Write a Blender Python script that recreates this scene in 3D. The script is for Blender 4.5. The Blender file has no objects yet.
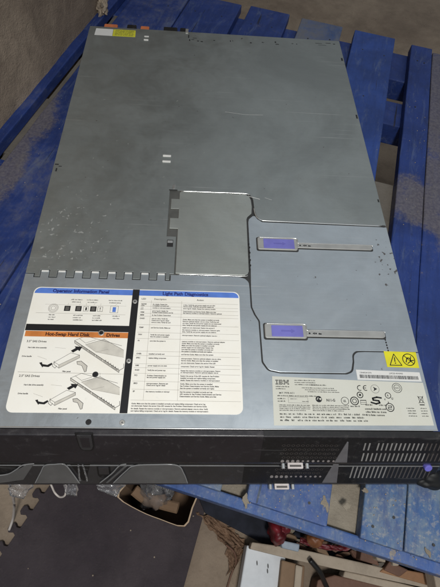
import bpy, bmesh, math, random
from mathutils import Vector, Matrix, noise
random.seed(7)
S = bpy.context.scene
C = S.collection
MM = 0.001

# ------------------------------------------------------------------ camera
RM = ((0.997969019391783, -0.006385193013525414, 0.0633803253729442),
      (0.02598830804095096, -0.8675853421683424, -0.49660878153446575),
      (0.05815878419782253, 0.49724732614882716, -0.8656573527994857))
CAM = Vector((0.19392536, -0.09135406, 0.42289879))
FPX = 426.026
r0, r1, r2 = (Vector(r) for r in RM)
def P(u, v, z):
    """point of the real plane z (metres) that the photo shows at u, v"""
    d = r0 * ((u - 220) / FPX) + r1 * ((v - 293.5) / FPX) + r2
    return CAM + d * ((z - CAM.z) / d.z)
def hp(u, v, z=0.0):
    p = P(u, v, z); return (p.x * 1000, p.y * 1000)
cam_d = bpy.data.cameras.new('camera'); cam = bpy.data.objects.new('camera', cam_d); C.objects.link(cam)
cam_d.sensor_fit = 'VERTICAL'; cam_d.sensor_height = 36; cam_d.lens = 36 * FPX / 587
cam_d.clip_start = 0.01; cam_d.clip_end = 100
cam.matrix_world = Matrix(((r0.x, -r1.x, -r2.x, CAM.x), (r0.y, -r1.y, -r2.y, CAM.y), (r0.z, -r1.z, -r2.z, CAM.z), (0, 0, 0, 1)))
S.camera = cam

# --------------------------------------------------------------- materials
class NT:
    def __init__(s, name):
        s.m = bpy.data.materials.new(name); s.m.use_nodes = True
        s.t = s.m.node_tree; s.b = s.t.nodes['Principled BSDF']
        s.co = s.n('ShaderNodeTexCoord'); s.geo = s.n('ShaderNodeNewGeometry')
        s.pos = s.geo.outputs['Position']
    def n(s, k, **a):
        x = s.t.nodes.new(k)
        for q, v in a.items(): setattr(x, q, v)
        return x
    def l(s, a, b): s.t.links.new(a, b)
    def setv(s, sock, v):
        if hasattr(v, 'is_linked') or hasattr(v, 'links'): s.l(v, sock)
        else: sock.default_value = v
    def noise(s, scale, detail=6, rough=.55, dist=0, vec=None, stretch=None):
        x = s.n('ShaderNodeTexNoise'); x.inputs['Scale'].default_value = scale
        x.inputs['Detail'].default_value = detail; x.inputs['Roughness'].default_value = rough
        x.inputs['Distortion'].default_value = dist
        v = vec or s.pos
        if stretch:
            mp = s.n('ShaderNodeMapping'); mp.inputs['Scale'].default_value = stretch[:3]
            if len(stretch) > 3: mp.inputs['Rotation'].default_value = (0, 0, stretch[3])
            s.l(v, mp.inputs['Vector']); v = mp.outputs[0]
        s.l(v, x.inputs['Vector']); return x.outputs['Fac']
    def ramp(s, f, a, b, lo=0., hi=1.):
        x = s.n('ShaderNodeMapRange'); x.interpolation_type = 'SMOOTHSTEP'
        s.l(f, x.inputs[0]); x.inputs[1].default_value = a; x.inputs[2].default_value = b
        x.inputs[3].default_value = lo; x.inputs[4].default_value = hi
        return x.outputs[0]
    def mix(s, f, a, b, mode='MIX'):
        x = s.n('ShaderNodeMix', data_type='RGBA', blend_type=mode)
        s.setv(x.inputs[0], f)
        for i, c in ((6, a), (7, b)):
            if isinstance(c, tuple): x.inputs[i].default_value = (*c[:3], 1)
            else: s.l(c, x.inputs[i])
        return x.outputs[2]
    def math(s, op, a, b=0.):
        x = s.n('ShaderNodeMath', operation=op); s.setv(x.inputs[0], a); s.setv(x.inputs[1], b)
        return x.outputs[0]
    def blob(s, c, r, soft=.5, vec=None):
        """1 inside a noisy ellipse of centre c and radii r (metres), 0 outside"""
        v = s.n('ShaderNodeVectorMath', operation='SUBTRACT'); s.l(vec or s.pos, v.inputs[0]); v.inputs[1].default_value = c
        d = s.n('ShaderNodeVectorMath', operation='DIVIDE'); s.l(v.outputs[0], d.inputs[0]); d.inputs[1].default_value = r
        ln = s.n('ShaderNodeVectorMath', operation='LENGTH'); s.l(d.outputs[0], ln.inputs[0])
        return s.ramp(ln.outputs['Value'], 1 - soft, 1 + soft, 1, 0)
    def bump(s, h, strength, dist=.001):
        x = s.n('ShaderNodeBump'); x.inputs['Strength'].default_value = strength; x.inputs['Distance'].default_value = dist
        s.l(h, x.inputs['Height']); s.l(x.outputs[0], s.b.inputs['Normal'])
    def fin(s, col=None, rough=None, metal=None):
        if col is not None:
            if isinstance(col, tuple): s.b.inputs['Base Color'].default_value = (*col, 1)
            else: s.l(col, s.b.inputs['Base Color'])
        if rough is not None: s.setv(s.b.inputs['Roughness'], rough)
        if metal is not None: s.setv(s.b.inputs['Metallic'], metal)
        return s.m

def simple(name, col, rough=.5, metal=0., var=.12, scale=60, bump=.0, spec=None):
    k = NT(name); f = k.noise(scale, 5)
    a = tuple(c * (1 - var) for c in col); b = tuple(min(1, c * (1 + var)) for c in col)
    if bump: k.bump(k.noise(scale * 3, 5), bump)
    if spec is not None: k.b.inputs['Specular IOR Level'].default_value = spec
    return k.fin(k.mix(k.ramp(f, .3, .7), a, b), rough, metal)

def metal_mat(name, base, specks=True):
    k = NT(name)
    big = k.noise(6, 5, .65, .6); smg = k.noise(20, 8, .75, .6); mid = k.noise(38, 6, .6); fine = k.noise(900, 3, .6)
    brush = k.noise(90, 4, .6, stretch=(.35, 6, 1))
    col = k.mix(k.ramp(big, .3, .7), tuple(c * .84 for c in base), tuple(c * 1.12 for c in base))
    col = k.mix(k.ramp(smg, .5, .75, 0, .17), col, tuple(c * .72 for c in base))
    col = k.mix(k.ramp(mid, .42, .75, 0, .28), col, tuple(c * .78 for c in base))
    col = k.mix(k.ramp(brush, .45, .75, 0, .16), col, tuple(min(1, c * 1.3) for c in base))
    col = k.mix(k.ramp(fine, .35, .7, 0, .12), col, tuple(c * .6 for c in base))
    rough = k.math('ADD', k.ramp(smg, .3, .7, .30, .50), k.ramp(fine, .3, .7, -.03, .04))
    if specks:
        # whitish specks: dense near the left edge in front of the hinge, sparse elsewhere
        zone = k.math('ADD', k.math('MULTIPLY', k.blob((.035, .225, 0), (.05, .07, 1), .6), .09), k.math('MULTIPLY', k.blob((.1, .36, 0), (.16, .2, 1), .5), .03))
        sp = k.math('ADD', k.noise(135, 4, .6, .3), zone)
        m = k.ramp(sp, .72, .76)
        col = k.mix(k.math('MULTIPLY', m, .55), col, (.60, .60, .56))
        # brown spots beside the right edge
        z2 = k.math('MULTIPLY', k.blob((.430, .20, 0), (.016, .045, 1), .5), .12)
        m2 = k.ramp(k.math('ADD', k.noise(150, 3, .5, .2), z2), .73, .77)
        col = k.mix(k.math('MULTIPLY', m2, .8), col, (.085, .06, .045))
        # dusty lower-left and a soft stain
        m3 = k.math('MULTIPLY', k.ramp(k.noise(70, 8, .7), .5, .72), k.blob((.0, .19, 0), (.07, .1, 1), .7))
        col = k.mix(k.math('MULTIPLY', m3, .45), col, (.45, .44, .40))
        # hairline scratches
        for rot, sc in ((.18, 30), (1.1, 24), (2.3, 27)):
            w = k.noise(sc, 2, .4, stretch=(.12, 14, 1, rot))
            s1 = k.ramp(w, .70, .715); gate = k.ramp(k.noise(9, 2), .5, .62)
            f = k.math('MULTIPLY', k.math('MULTIPLY', s1, gate), .35)
            col = k.mix(f, col, (.7, .7, .68))
        rough = k.math('ADD', rough, k.math('MULTIPLY', m, .3))
    k.b.inputs['Coat Weight'].default_value = 0
    bs = k.math('ADD', k.math('MULTIPLY', k.noise(7, 2), 1.0), k.math('MULTIPLY', fine, .02))
    k.bump(bs, .12, .004)
    return k.fin(col, rough, .72)

M = {}
M['steel'] = metal_mat('galvanised_steel', (.35, .375, .365))  # same metal as the front; base darkened for the dim rear reflection
M['flap'] = metal_mat('lit_flap_steel', (.47, .49, .455), False)  # same metal again, reflected overhead light put into a paler base
M['front'] = metal_mat('lit_front_steel', (.49, .535, .565))  # paler bluish base paints in the reflected light; same metal as the rear
M['bright'] = simple('bright_steel', (.78, .78, .76), .22, .9, .05)
M['stop'] = simple('worn_and_glint_steel', (.85, .84, .80), .6, .3, .08)  # pale tone also paints the highlights on the hinge tabs
M['dim_steel'] = simple('dim_steel', (.50, .49, .46), .38, .7, .08)
M['gap'] = simple('dark_gap', (.018, .018, .018), .8, 0)
M['dark_steel'] = simple('chassis_steel', (.045, .045, .045), .55, .3)
M['well'] = simple('well_steel', (.13, .13, .12), .5, .5)
def paper(name, col, rough=.45):
    k = NT(name)
    c = k.mix(k.ramp(k.noise(22, 5, .6), .35, .75, 0, .5), col, tuple(x * y for x, y in zip(col, (.93, .90, .84))))
    c = k.mix(k.ramp(k.noise(160, 4, .6), .62, .75, 0, .3), c, tuple(x * .75 for x in col))
    k.bump(k.noise(25, 3), .15, .002)
    return k.fin(c, rough)
M['label'] = paper('label_paper', (.90, .875, .80), .38)
M['spec'] = paper('spec_paper', (.62, .62, .55), .42)
M['white'] = paper('white_paper', (.72, .72, .70), .45)
M['ink'] = simple('black_ink', (.012, .012, .013), .4, 0)
M['faint'] = simple('grey_ink', (.07, .065, .065), .5, 0)
M['line'] = simple('thin_rule_ink', (.28, .26, .23), .5, 0)
M['pale'] = simple('pale_print', (.60, .57, .50), .5, 0)
M['navy'] = simple('navy_ink', (.015, .02, .16), .4, 0)
M['blueband'] = simple('blue_band_ink', (.10, .21, .62), .4, 0)
M['orange'] = simple('orange_band_ink', (.62, .21, .05), .4, 0, .2, 30)
M['brownink'] = simple('dark_brown_ink', (.05, .012, .008), .4, 0)
M['yellow'] = simple('yellow_paper', (.72, .66, .02), .4, 0, .06)
M['dullyellow'] = simple('faded_yellow_paper', (.62, .60, .04), .5, 0, .1)
M['lav'] = simple('blue_violet_plastic', (.17, .165, .50), .45, 0, .1, 40)
M['lav2'] = simple('worn_violet_plastic', (.13, .125, .42), .55, 0, .1, 40)
M['knob'] = simple('purple_plastic', (.16, .15, .55), .4, 0, .1)
M['terra'] = simple('terracotta_plastic', (.55, .16, .06), .5)
def plastic(name, col, rough):
    k = NT(name)
    f = k.noise(14, 6, .65); g = k.noise(700, 2, .6); d = k.noise(120, 6, .7)
    c = k.mix(k.ramp(f, .35, .7), tuple(x * .85 for x in col), tuple(x * 1.2 for x in col))
    c = k.mix(k.ramp(d, .55, .8, 0, .35), c, (.12, .11, .105))
    sc = k.ramp(k.noise(40, 2, .4, stretch=(.3, 5, 5, .3)), .7, .74, 0, .16)
    c = k.mix(sc, c, (.2, .2, .2))
    k.bump(g, .12, .0004)
    return k.fin(c, k.ramp(d, .3, .8, rough - .06, rough + .18))
M['bezel'] = plastic('charcoal_plastic', (.017, .0145, .017), .36)
M['bezel_low'] = plastic('dusty_charcoal_plastic', (.028, .027, .029), .30)
M['black'] = plastic('black_plastic', (.008, .0075, .008), .45)
M['baycover'] = plastic('grey_bay_plastic', (.095, .094, .094), .2)
M['rim'] = simple('grey_rim_plastic', (.20, .20, .20), .2, 0, .1)
M['rubber'] = simple('black_rubber', (.008, .008, .008), .6, 0, .1, 60, .1)
M['tri'] = simple('grey_wedge_plastic', (.12, .115, .12), .45)
M['hexring'] = simple('brown_grey_mesh', (.085, .075, .07), .45, .2)
M['rowlight'] = simple('silver_mesh', (.34, .31, .30), .4, .4)
M['slit'] = simple('pale_slit', (.27, .26, .25), .5, .2)
M['port'] = simple('pinkish_port', (.55, .50, .48), .45, .2)

def blue_wood(name, dust=.35, wear=.35, patch=None, tone=(.015, .040, .185), film=0.):
    k = NT(name)
    o = k.co.outputs['Object']
    grain = k.noise(26, 8, .65, .4, vec=o, stretch=(6, .5, 6))
    n1 = k.noise(9, 7, .65, .5); n2 = k.noise(45, 7, .7); n3 = k.noise(240, 4, .6)
    c = k.mix(k.ramp(n1, .3, .7), tuple(x * .75 for x in tone), tuple(x * 1.25 for x in tone))
    c = k.mix(k.ramp(grain, .45, .7, 0, .35), c, tuple(x * .45 for x in tone))
    # bare wood where the paint has worn off
    bw = k.mix(k.ramp(grain, .3, .7), (.20, .135, .08), (.36, .27, .17))
    c = k.mix(k.ramp(k.math('ADD', n2, k.math('MULTIPLY', n1, .5)), 1.02 - wear * .35, 1.08 - wear * .35), c, bw)
    # chalky scuffs along the grain, dark cracks
    sc = k.noise(20, 8, .75, .8, vec=o, stretch=(3.2, .55, 3))
    c = k.mix(k.ramp(sc, .52, .72, 0, .55), c, (.13, .17, .26))
    c = k.mix(k.ramp(k.noise(60, 8, .8, .5, vec=o, stretch=(1.6, .6, 1)), .58, .7, 0, .6), c, tuple(x * .3 for x in tone))
    ck = k.noise(13, 3, .5, .3, vec=o, stretch=(9, .35, 4)); c = k.mix(k.ramp(ck, .70, .72, 0, .8), c, (.008, .008, .012))
    # dust film and crumbs
    dm = k.ramp(k.math('ADD', k.math('MULTIPLY', n1, .7), k.math('MULTIPLY', n2, .45)), .72 - dust * .4, .95 - dust * .25, 0, min(.85, .3 + dust * .8))
    c = k.mix(dm, c, (.16, .155, .15))
    c = k.mix(k.ramp(n3, .64, .78, 0, .4), c, (.28, .26, .23))
    if patch:
        m = None
        for cc, rr in patch:
            b = k.blob(cc, rr, .55)
            m = b if m is None else k.math('MAXIMUM', m, b)
        m = k.ramp(k.math('ADD', m, k.math('MULTIPLY', k.math('SUBTRACT', k.noise(30, 8, .75), .5), 2.0)), .30, .9, 0, .68)
        c = k.mix(m, c, k.mix(k.ramp(n3, .3, .7), (.12, .10, .085), (.20, .175, .15)))
    if film:
        sm = k.noise(26, 8, .75, .3, vec=o, stretch=(2.2, .7, 2))
        fm = k.math('MULTIPLY', k.blob((.42, -.075, -.088), (.28, .06, .2), .5), k.ramp(sm, .34, .6, .35, .9))
        c = k.mix(k.math('MULTIPLY', fm, film), c, k.mix(k.ramp(k.noise(40, 7, .7), .35, .65), (.055, .13, .27), (.17, .225, .27)))
        c = k.mix(k.math('MULTIPLY', fm, k.ramp(n3, .52, .66, 0, .45 * film)), c, (.42, .38, .30))
    k.bump(k.math('ADD', k.math('MULTIPLY', grain, .8), k.math('MULTIPLY', n3, .35)), .45, .0015)
    return k.fin(c, k.ramp(n2, .3, .7, .5, .75))

def rough_mat(name, c1, c2, scale=14, bump=.5, speck=(.35, .3, .25), rough=.9, sp=.3):
    k = NT(name)
    a = k.noise(scale * .25, 6, .6, .3); b = k.noise(scale, 8, .7); d = k.noise(scale * 14, 5, .65)
    c = k.mix(k.ramp(a, .3, .7), c1, c2)
    c = k.mix(k.ramp(b, .4, .75, 0, .45), c, tuple(x * .55 for x in c1))
    c = k.mix(k.ramp(d, .6, .72, 0, sp), c, speck)
    k.bump(k.math('ADD', b, k.math('MULTIPLY', d, .4)), bump, .004)
    return k.fin(c, rough)
M['wall'] = rough_mat('bare_concrete', (.24, .185, .14), (.44, .35, .265), 26, .9, (.12, .10, .08), .9, .5)
M['floor'] = rough_mat('dusty_floor', (.22, .165, .12), (.36, .28, .205), 16, .9, (.4, .34, .27))
M['mat'] = rough_mat('foam_mat', (.040, .030, .036), (.070, .055, .060), 26, .9, (.17, .135, .12), .85, .3)
M['card'] = rough_mat('cardboard', (.21, .13, .075), (.27, .175, .105), 18, .15, (.12, .08, .05), .8)
M['card_edge'] = rough_mat('cardboard_edge', (.46, .33, .21), (.52, .39, .27), 18, .15, (.3, .2, .15), .8)
M['kraft'] = rough_mat('brown_paper', (.17, .10, .065), (.27, .165, .10), 30, .7, (.2, .1, .06), .75)
M['dustwood'] = rough_mat('dusty_wood', (.125, .11, .09), (.19, .165, .135), 20, .5, (.33, .30, .26), .85)
M['barewood'] = rough_mat('bare_tan_wood', (.22, .185, .14), (.34, .30, .235), 26, .8, (.45, .42, .36), .8)
M['palewood'] = rough_mat('pale_wood', (.36, .29, .215), (.48, .40, .31), 22, .3, (.2, .15, .1), .8)
M['redbrown'] = rough_mat('reddish_wood', (.13, .065, .045), (.19, .10, .065), 22, .3, (.3, .2, .15), .7)
M['orangewood'] = rough_mat('orange_wood', (.30, .15, .07), (.38, .20, .10), 22, .3, (.2, .12, .08), .7)
M['redp'] = simple('red_plastic', (.13, .008, .014), .5, 0, .4, 50, .2)
M['orangep'] = simple('orange_plastic', (.20, .075, .03), .5)
M['paleblue'] = simple('pale_blue_plastic', (.30, .36, .42), .5)
M['whitep'] = rough_mat('white_painted_board', (.60, .63, .66), (.70, .72, .74), 8, .08, (.4, .4, .4), .5, .1)
M['navyc'] = simple('cloth_and_shade', (.018, .02, .03), .95, 0, .3, 40, .3)  # near-black, also paints the shade under the bench front
M['wcable'] = simple('white_cable', (.55, .50, .46), .5)
M['bcable'] = simple('black_cable', (.012, .012, .012), .45)
k = NT('clear_film')
k.b.inputs['Transmission Weight'].default_value = .92; k.b.inputs['IOR'].default_value = 1.35
k.bump(k.noise(90, 4), .6, .002)
M['film'] = k.fin((.9, .9, .92), .10)
B0 = [((.585, .33, -.088), (.032, .22, .1))]

# ----------------------------------------------------------------- meshes
def tag(o, label=None, cat=None, group=None, kind=None):
    for a, v in (('label', label), ('category', cat), ('group', group), ('kind', kind)):
        if v: o[a] = v
    return o
def empty(name, loc=(0, 0, 0), rz=0):
    o = bpy.data.objects.new(name, None); C.objects.link(o); o.location = loc; o.rotation_euler.z = rz
    o.empty_display_size = .02
    return o
def link(name, bm, mat, parent=None, smooth=False, bevel=0, seg=2):
    bmesh.ops.recalc_face_normals(bm, faces=bm.faces)
    me = bpy.data.meshes.new(name); bm.to_mesh(me); bm.free()
    mats = mat if isinstance(mat, list) else [mat]
    for x in mats: me.materials.append(M[x] if isinstance(x, str) else x)
    if smooth:
        for p in me.polygons: p.use_smooth = True
    o = bpy.data.objects.new(name, me); C.objects.link(o)
    if parent: o.parent = parent
    if bevel:
        b = o.modifiers.new('bevel', 'BEVEL'); b.width = bevel; b.segments = seg; b.limit_method = 'ANGLE'; b.angle_limit = math.radians(35)
    return o
def poly(bm, pts, z0, z1, mi=0):
    """vertical prism over an outline (mm) between heights z0, z1 (mm)"""
    a = [bm.verts.new((x * MM, y * MM, z1 * MM)) for x, y in pts]
    b = [bm.verts.new((x * MM, y * MM, z0 * MM)) for x, y in pts]
    n = len(pts)
    fs = [bm.faces.new(a), bm.faces.new(b[::-1])]
    for i in range(n): fs.append(bm.faces.new((a[i], b[i], b[(i + 1) % n], a[(i + 1) % n])))
    for f in fs: f.material_index = mi
def flat(bm, pts, z):
    try: bm.faces.new([bm.verts.new((x * MM, y * MM, z * MM)) for x, y in pts])
    except ValueError: pass
def rr(x0, y0, x1, y1, r, n=5):
    out = []
    for cx, cy, a in ((x1 - r, y1 - r, 0), (x0 + r, y1 - r, 90), (x0 + r, y0 + r, 180), (x1 - r, y0 + r, 270)):
        for i in range(n + 1):
            t = math.radians(a + 90 * i / n); out.append((cx + r * math.cos(t), cy + r * math.sin(t)))
    return out
def box(bm, x0, x1, y0, y1, z0, z1, mi=0): poly(bm, [(x0, y0), (x1, y0), (x1, y1), (x0, y1)], z0, z1, mi)
def circ(cx, cy, r, n=20, e=1.): return [(cx + r * math.cos(2 * math.pi * i / n), cy + r * e * math.sin(2 * math.pi * i / n)) for i in range(n)]
def roundpts(pts, radii, n=5):
    """polyline with rounded corners (closed)"""
    out = []; N = len(pts)
    for i, (p, r) in enumerate(zip(pts, radii)):
        if r <= 0: out.append(p); continue
        p = Vector(p); a = Vector(pts[i - 1]); b = Vector(pts[(i + 1) % N])
        da = (a - p).normalized(); db = (b - p).normalized()
        ang = da.angle(db); t = min(r / math.tan(ang / 2), (a - p).length * .48, (b - p).length * .48)
        s, e = p + da * t, p + db * t
        for j in range(n + 1):
            q = j / n; out.append(tuple(s * (1 - q) ** 2 + p * 2 * q * (1 - q) + e * q * q))
    return out
def catmull(pts, n=6):
    pts = [Vector(p) for p in pts]; out = []
    for i in range(len(pts) - 1):
        a = pts[max(i - 1, 0)]; b = pts[i]; c = pts[i + 1]; d = pts[min(i + 2, len(pts) - 1)]
        for j in range(n):
            t = j / n
            out.append(.5 * ((2 * b) + (c - a) * t + (2 * a - 5 * b + 4 * c - d) * t * t + (3 * b - a - 3 * c + d) * t ** 3))
    out.append(pts[-1]); return out
def tube(bm, pts, r, n=8, curve=True, flatz=1.):
    pts = catmull(pts) if curve else [Vector(p) for p in pts]
    rings = []
    for i, p in enumerate(pts):
        t = (pts[min(i + 1, len(pts) - 1)] - pts[max(i - 1, 0)]).normalized()
        up = Vector((0, 0, 1)) if abs(t.z) < .95 else Vector((1, 0, 0))
        s = t.cross(up).normalized(); w = s.cross(t)
        rings.append([bm.verts.new(p + (s * math.cos(2 * math.pi * k / n) + w * math.sin(2 * math.pi * k / n) * flatz) * r) for k in range(n)])
    for a, b in zip(rings, rings[1:]):
        for k in range(n): bm.faces.new((a[k], a[(k + 1) % n], b[(k + 1) % n], b[k]))
    bm.faces.new(rings[0]); bm.faces.new(rings[-1][::-1])
def stroke(bm, pts, w, z, closed=False):
    """flat ink line of width w (mm) through pts (mm)"""
    if closed: pts = list(pts) + [pts[0]]
    for a, b in zip(pts, pts[1:]):
        a = Vector(a); b = Vector(b); d = b - a
        if d.length < 1e-6: continue
        d.normalize(); s = Vector((-d.y, d.x)) * w / 2; e = d * w * .3
        flat(bm, [tuple(a - s - e), tuple(b - s + e), tuple(b + s + e), tuple(a + s - e)], z)
def text(bm, s, x, y, size, z, sx=1., bold=0., rot=0., align='LEFT'):
    cu = bpy.data.curves.new('t', 'FONT'); cu.body = s; cu.size = 1; cu.offset = bold; cu.align_x = align; cu.resolution_u = 3
    o = bpy.data.objects.new('t', cu); C.objects.link(o)
    bpy.context.view_layer.update()
    me = bpy.data.meshes.new_from_object(o.evaluated_get(bpy.context.evaluated_depsgraph_get()))
    n0 = len(bm.verts); bm.from_mesh(me)
    bm.verts.ensure_lookup_table()
    cr, sr = math.cos(rot), math.sin(rot)
    for v in bm.verts[n0:]:
        px, py = v.co.x * size * sx, v.co.y * size
        v.co = Vector(((x + px * cr - py * sr) * MM, (y + px * sr + py * cr) * MM, z * MM))
    bpy.data.objects.remove(o); bpy.data.curves.remove(cu); bpy.data.meshes.remove(me)
def scrib(bm, x, y, w, h, z, rot=0., dens=.8, strokes=True):
    """a line of print too small to read: words made of letter-sized strokes"""
    cr, sr = math.cos(rot), math.sin(rot); t = 0
    def q(a, b, c, d):
        flat(bm, [(x + px * cr - py * sr, y + px * sr + py * cr) for px, py in ((a, b), (c, b), (c, d), (a, d))], z)
    while t < w:
        L = random.randint(2, 9)
        for _ in range(L):
            lw = h * random.uniform(.42, .6)
            if t + lw > w: break
            hh = h * random.choice((.72, .72, .72, 1.0)); st = lw * .38
            kind = random.random()
            if kind < .35: q(t, 0, t + st, hh); q(t + lw * .62, 0, t + lw * .62 + st, hh * .9); q(t, hh - st, t + lw * .8, hh)
            elif kind < .7: q(t, 0, t + st, hh); q(t, 0, t + lw * .8, st); q(t, hh * .5, t + lw * .8, hh * .5 + st)
            else: q(t + lw * .3, 0, t + lw * .3 + st * 1.3, hh)
            t += lw
        t += h * .45

# ------------------------------------------------------------ server (top)
def bez(x, s, off=0., dy=0., dz=0.):
    """point on the sloping bezel face: x mm, s 0..1 down the slope, off mm outwards"""
    y0, z0, y1, z1 = -7, -1.2, -25, -36
    ny, nz = -(z0 - z1), -(y0 - y1); l = math.hypot(ny, nz); ny, nz = ny / l, -nz / l
    return Vector((x * MM, (y0 + (y1 - y0) * s + ny * off + dy) * MM, (z0 + (z1 - z0) * s + abs(nz) * off + dz) * MM))
def bplate(bm, pts, h, dy, dz, h0=-.3):
    """raised plate on the bezel slope, outline pts = (x, s)"""
    a = [bm.verts.new(bez(x, s, h, dy, dz)) for x, s in pts]; b = [bm.verts.new(bez(x, s, h0, dy, dz)) for x, s in pts]
    n = len(pts); bm.faces.new(a); bm.faces.new(b[::-1])
    for i in range(n): bm.faces.new((a[i], b[i], b[(i + 1) % n], a[(i + 1) % n]))
def bezel(srv, dy, dz, mat, low):
    e = empty('bezel'); e.parent = srv
    x0, x1 = -22, 462
    prof = [(-.6, -.4), (-5.5, -.6), (-7, -1.2), (-25, -36), (-25.5, -41.5), (-.6, -41.5)]
    bm = bmesh.new()
    n = 24; rings = []
    for i in range(n + 1):
        x = x0 + (x1 - x0) * i / n
        rings.append([bm.verts.new((x * MM, (y + dy) * MM, (z + dz) * MM)) for y, z in prof])
    m = len(prof)
    for a, b in zip(rings, rings[1:]):
        for q in range(m): bm.faces.new((a[q], a[(q + 1) % m], b[(q + 1) % m], b[q]))
    bm.faces.new(rings[0][::-1]); bm.faces.new(rings[-1])
    link('bezel_shell', bm, mat, srv, bevel=.0006)
    bpy.data.objects.remove(e)
    # vent field: black recess, hexagonal mesh cells, brighter bottom row
    bm = bmesh.new()
    bplate(bm, [(264, .02), (360.5, .02), (357.5, .985), (264, .985)] if not low else [(250, .03), (355.5, .03), (351.5, .96), (250, .96)], .25, dy, dz)
    vf = link('vent_panel', bm, 'black', srv)
    bm = bmesh.new(); poly(bm, [(264 - 10 * low, -6.2 + dy), (461, -6.2 + dy), (461, -.9 + dy), (264 - 10 * low, -.9 + dy)], -1.4 + dz, -.15 + dz); link('bezel_top_strip', bm, 'black', srv, bevel=.0002)
    bm = bmesh.new(); bm2 = bmesh.new()
    rows = [.30, .46, .62, .78] if not low else [.34, .5]
    for ri, s in enumerate(rows):
        cx = 285 + (ri % 2) * 2.4
        while cx < (342 if not low else 334):
            for a in range(6):
                t = math.radians(60 * a + 30); t2 = math.radians(60 * a + 90)
                pts = [(cx + q * math.cos(tt), s + q * math.sin(tt) * .023) for tt, q in ((t, 1.9), (t2, 1.9), (t2, 1.45), (t, 1.45))]
                bm.faces.new([bm.verts.new(bez(x, ss, .45, dy, dz)) for x, ss in pts])
            cx += 4.8
    link('vent_mesh', bm, 'hexring', vf)
    s = .93 if not low else .66
    cx = 287 if not low else 281
    i = 0
    while cx < (343 if not low else 336):
        f = 1.7 if i < 4 else (1.15 if i % 3 else 1.4)
        pts = [(cx + f * 1.1 * math.cos(t * math.pi / 4), s + f * .03 * math.sin(t * math.pi / 4)) for t in range(8)]
        bplate(bm2, pts, .8 if i < 4 else .5, dy, dz, .2)
        cx += 5.3; i += 1
    link('bright_mesh_row', bm2, 'rowlight', vf)
    # grille of slanted slits
    bm = bmesh.new(); bplate(bm, [(361, .02), (461, .02), (461, .985), (358, .985)] if not low else [(356, .03), (461, .03), (461, .96), (352, .96)], .25, dy, dz)
    gp = link('grille_panel', bm, 'black', srv)
    bm = bmesh.new(); bdim = bmesh.new()
    for ri, (sa, sb) in enumerate(((.20, .48), (.60, .92)) if not low else ((.18, .72),)):
        x = 366 + ri * 2
        while x < 456:
            if not (not low and ri == 0 and 372 < x < 378):
                bplate(bm if x < (428 if not low else 404) + 6 * ri else bdim, [(x, sa), (x + 1.5, sa), (x + 2.1, sb), (x + .6, sb)], .45, dy, dz, .2)
            x += 4.55
    link('grille_slits', bm, 'slit', gp); link('grille_slits', bdim, 'hexring', gp)
    bm = bmesh.new()
    bplate(bm, [(347.4, .15), (349, .15), (354.5, .97), (341, .97)] if not low else [(344, .10), (350, .10), (354.5, .93), (338, .93)], 1.0, dy, dz)
    link('grey_wedge', bm, 'tri', srv, bevel=.0004)
    # front display port with its two screws
    px = 286 if not low else 279
    bm = bmesh.new()
    y0, z0 = -25.5 + dy, -37 + dz
    poly(bm, rr(px + 7, y0 - 5.2, px + 23, y0 + 1, 1), z0 - 4, z0)
    pt = link('display_port', bm, 'port', srv, bevel=.0004)
    bm = bmesh.new(); box(bm, px + 9, px + 21, y0 - 3.6, y0 - 1.6, z0 - .2, z0 + .1); link('port_slot', bm, 'hexring', pt)
    for xx in (px + 2.5, px + 27.5):
        bm = bmesh.new(); tube(bm, [Vector((xx, y0 - 5, z0 - 2.2)) * MM, Vector((xx, y0, z0 - 2.2)) * MM], .0021, 12, False)
        link('port_screw', bm, 'bright', pt)

def cover_wave(off, sx):
    """square wave of the hinge line, x from 5 to 168"""
    pts = [(5, 171.5 + off)] if off else [(5, 171.5)]
    for k_ in range(8):
        a = 16.5 + 18.9 * k_
        pts += [(a - sx, 167 + off), (a + sx, 176.5 + off), (a + 9.4 - sx, 176.5 + off), (a + 9.4 + sx, 167 + off)]
    return pts

srv = empty('rack_server', (0, 0, 0))
tag(srv, 'upper grey steel rack server with large instruction label and dark front bezel, atop the other', 'rack server', 'two stacked rack servers')
bm = bmesh.new(); box(bm, 1.2, 438.8, .5, 678.5, -42.5, -1.6); link('chassis', bm, 'dark_steel', srv, bevel=.0008)
# rear cover
def wave(front):
    o = 0 if front else 1.0; g = 0 if front else .55
    pts = [(6.5, 171.5 + o), (9.5 , 171.5 + o), (9.5, 167 + o)]
    if not front: pts = [(6.5, 172.4), (10.5, 172.4), (10.5, 168)]
    for q in range(8):
        a = 17 + 18.9 * q
        if a > 155: break
        pts += [(a - g, 167 + o), (a - g, 176.5 + o), (a + 9.2 + g, 176.5 + o), (a + 9.2 + g, 167 + o)]
    return pts
W = wave(False)
rear = [(0, 679.5), (0, 172.4)] + W + [(163.6, 168), (163.6, 176.3), (168.6, 176.3), (168.6, 231), (157, 231), (157, 307), (171, 307)]
rear += [(257.5, 307), (262, 305), (265.5, 301), (267, 295), (267.6, 283), (270, 270), (273.5, 264), (278, 261.6), (283, 261.2), (440, 259.8), (440, 679.5)]
bm = bmesh.new(); poly(bm, rear, -1.3, 0)
link('rear_cover', bm, 'steel', srv, bevel=.0004)
bm = bmesh.new()
box(bm, 155, 171, 174, 310, -1.55, -1.2)
link('hinge_well', bm, 'well', srv)
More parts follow.
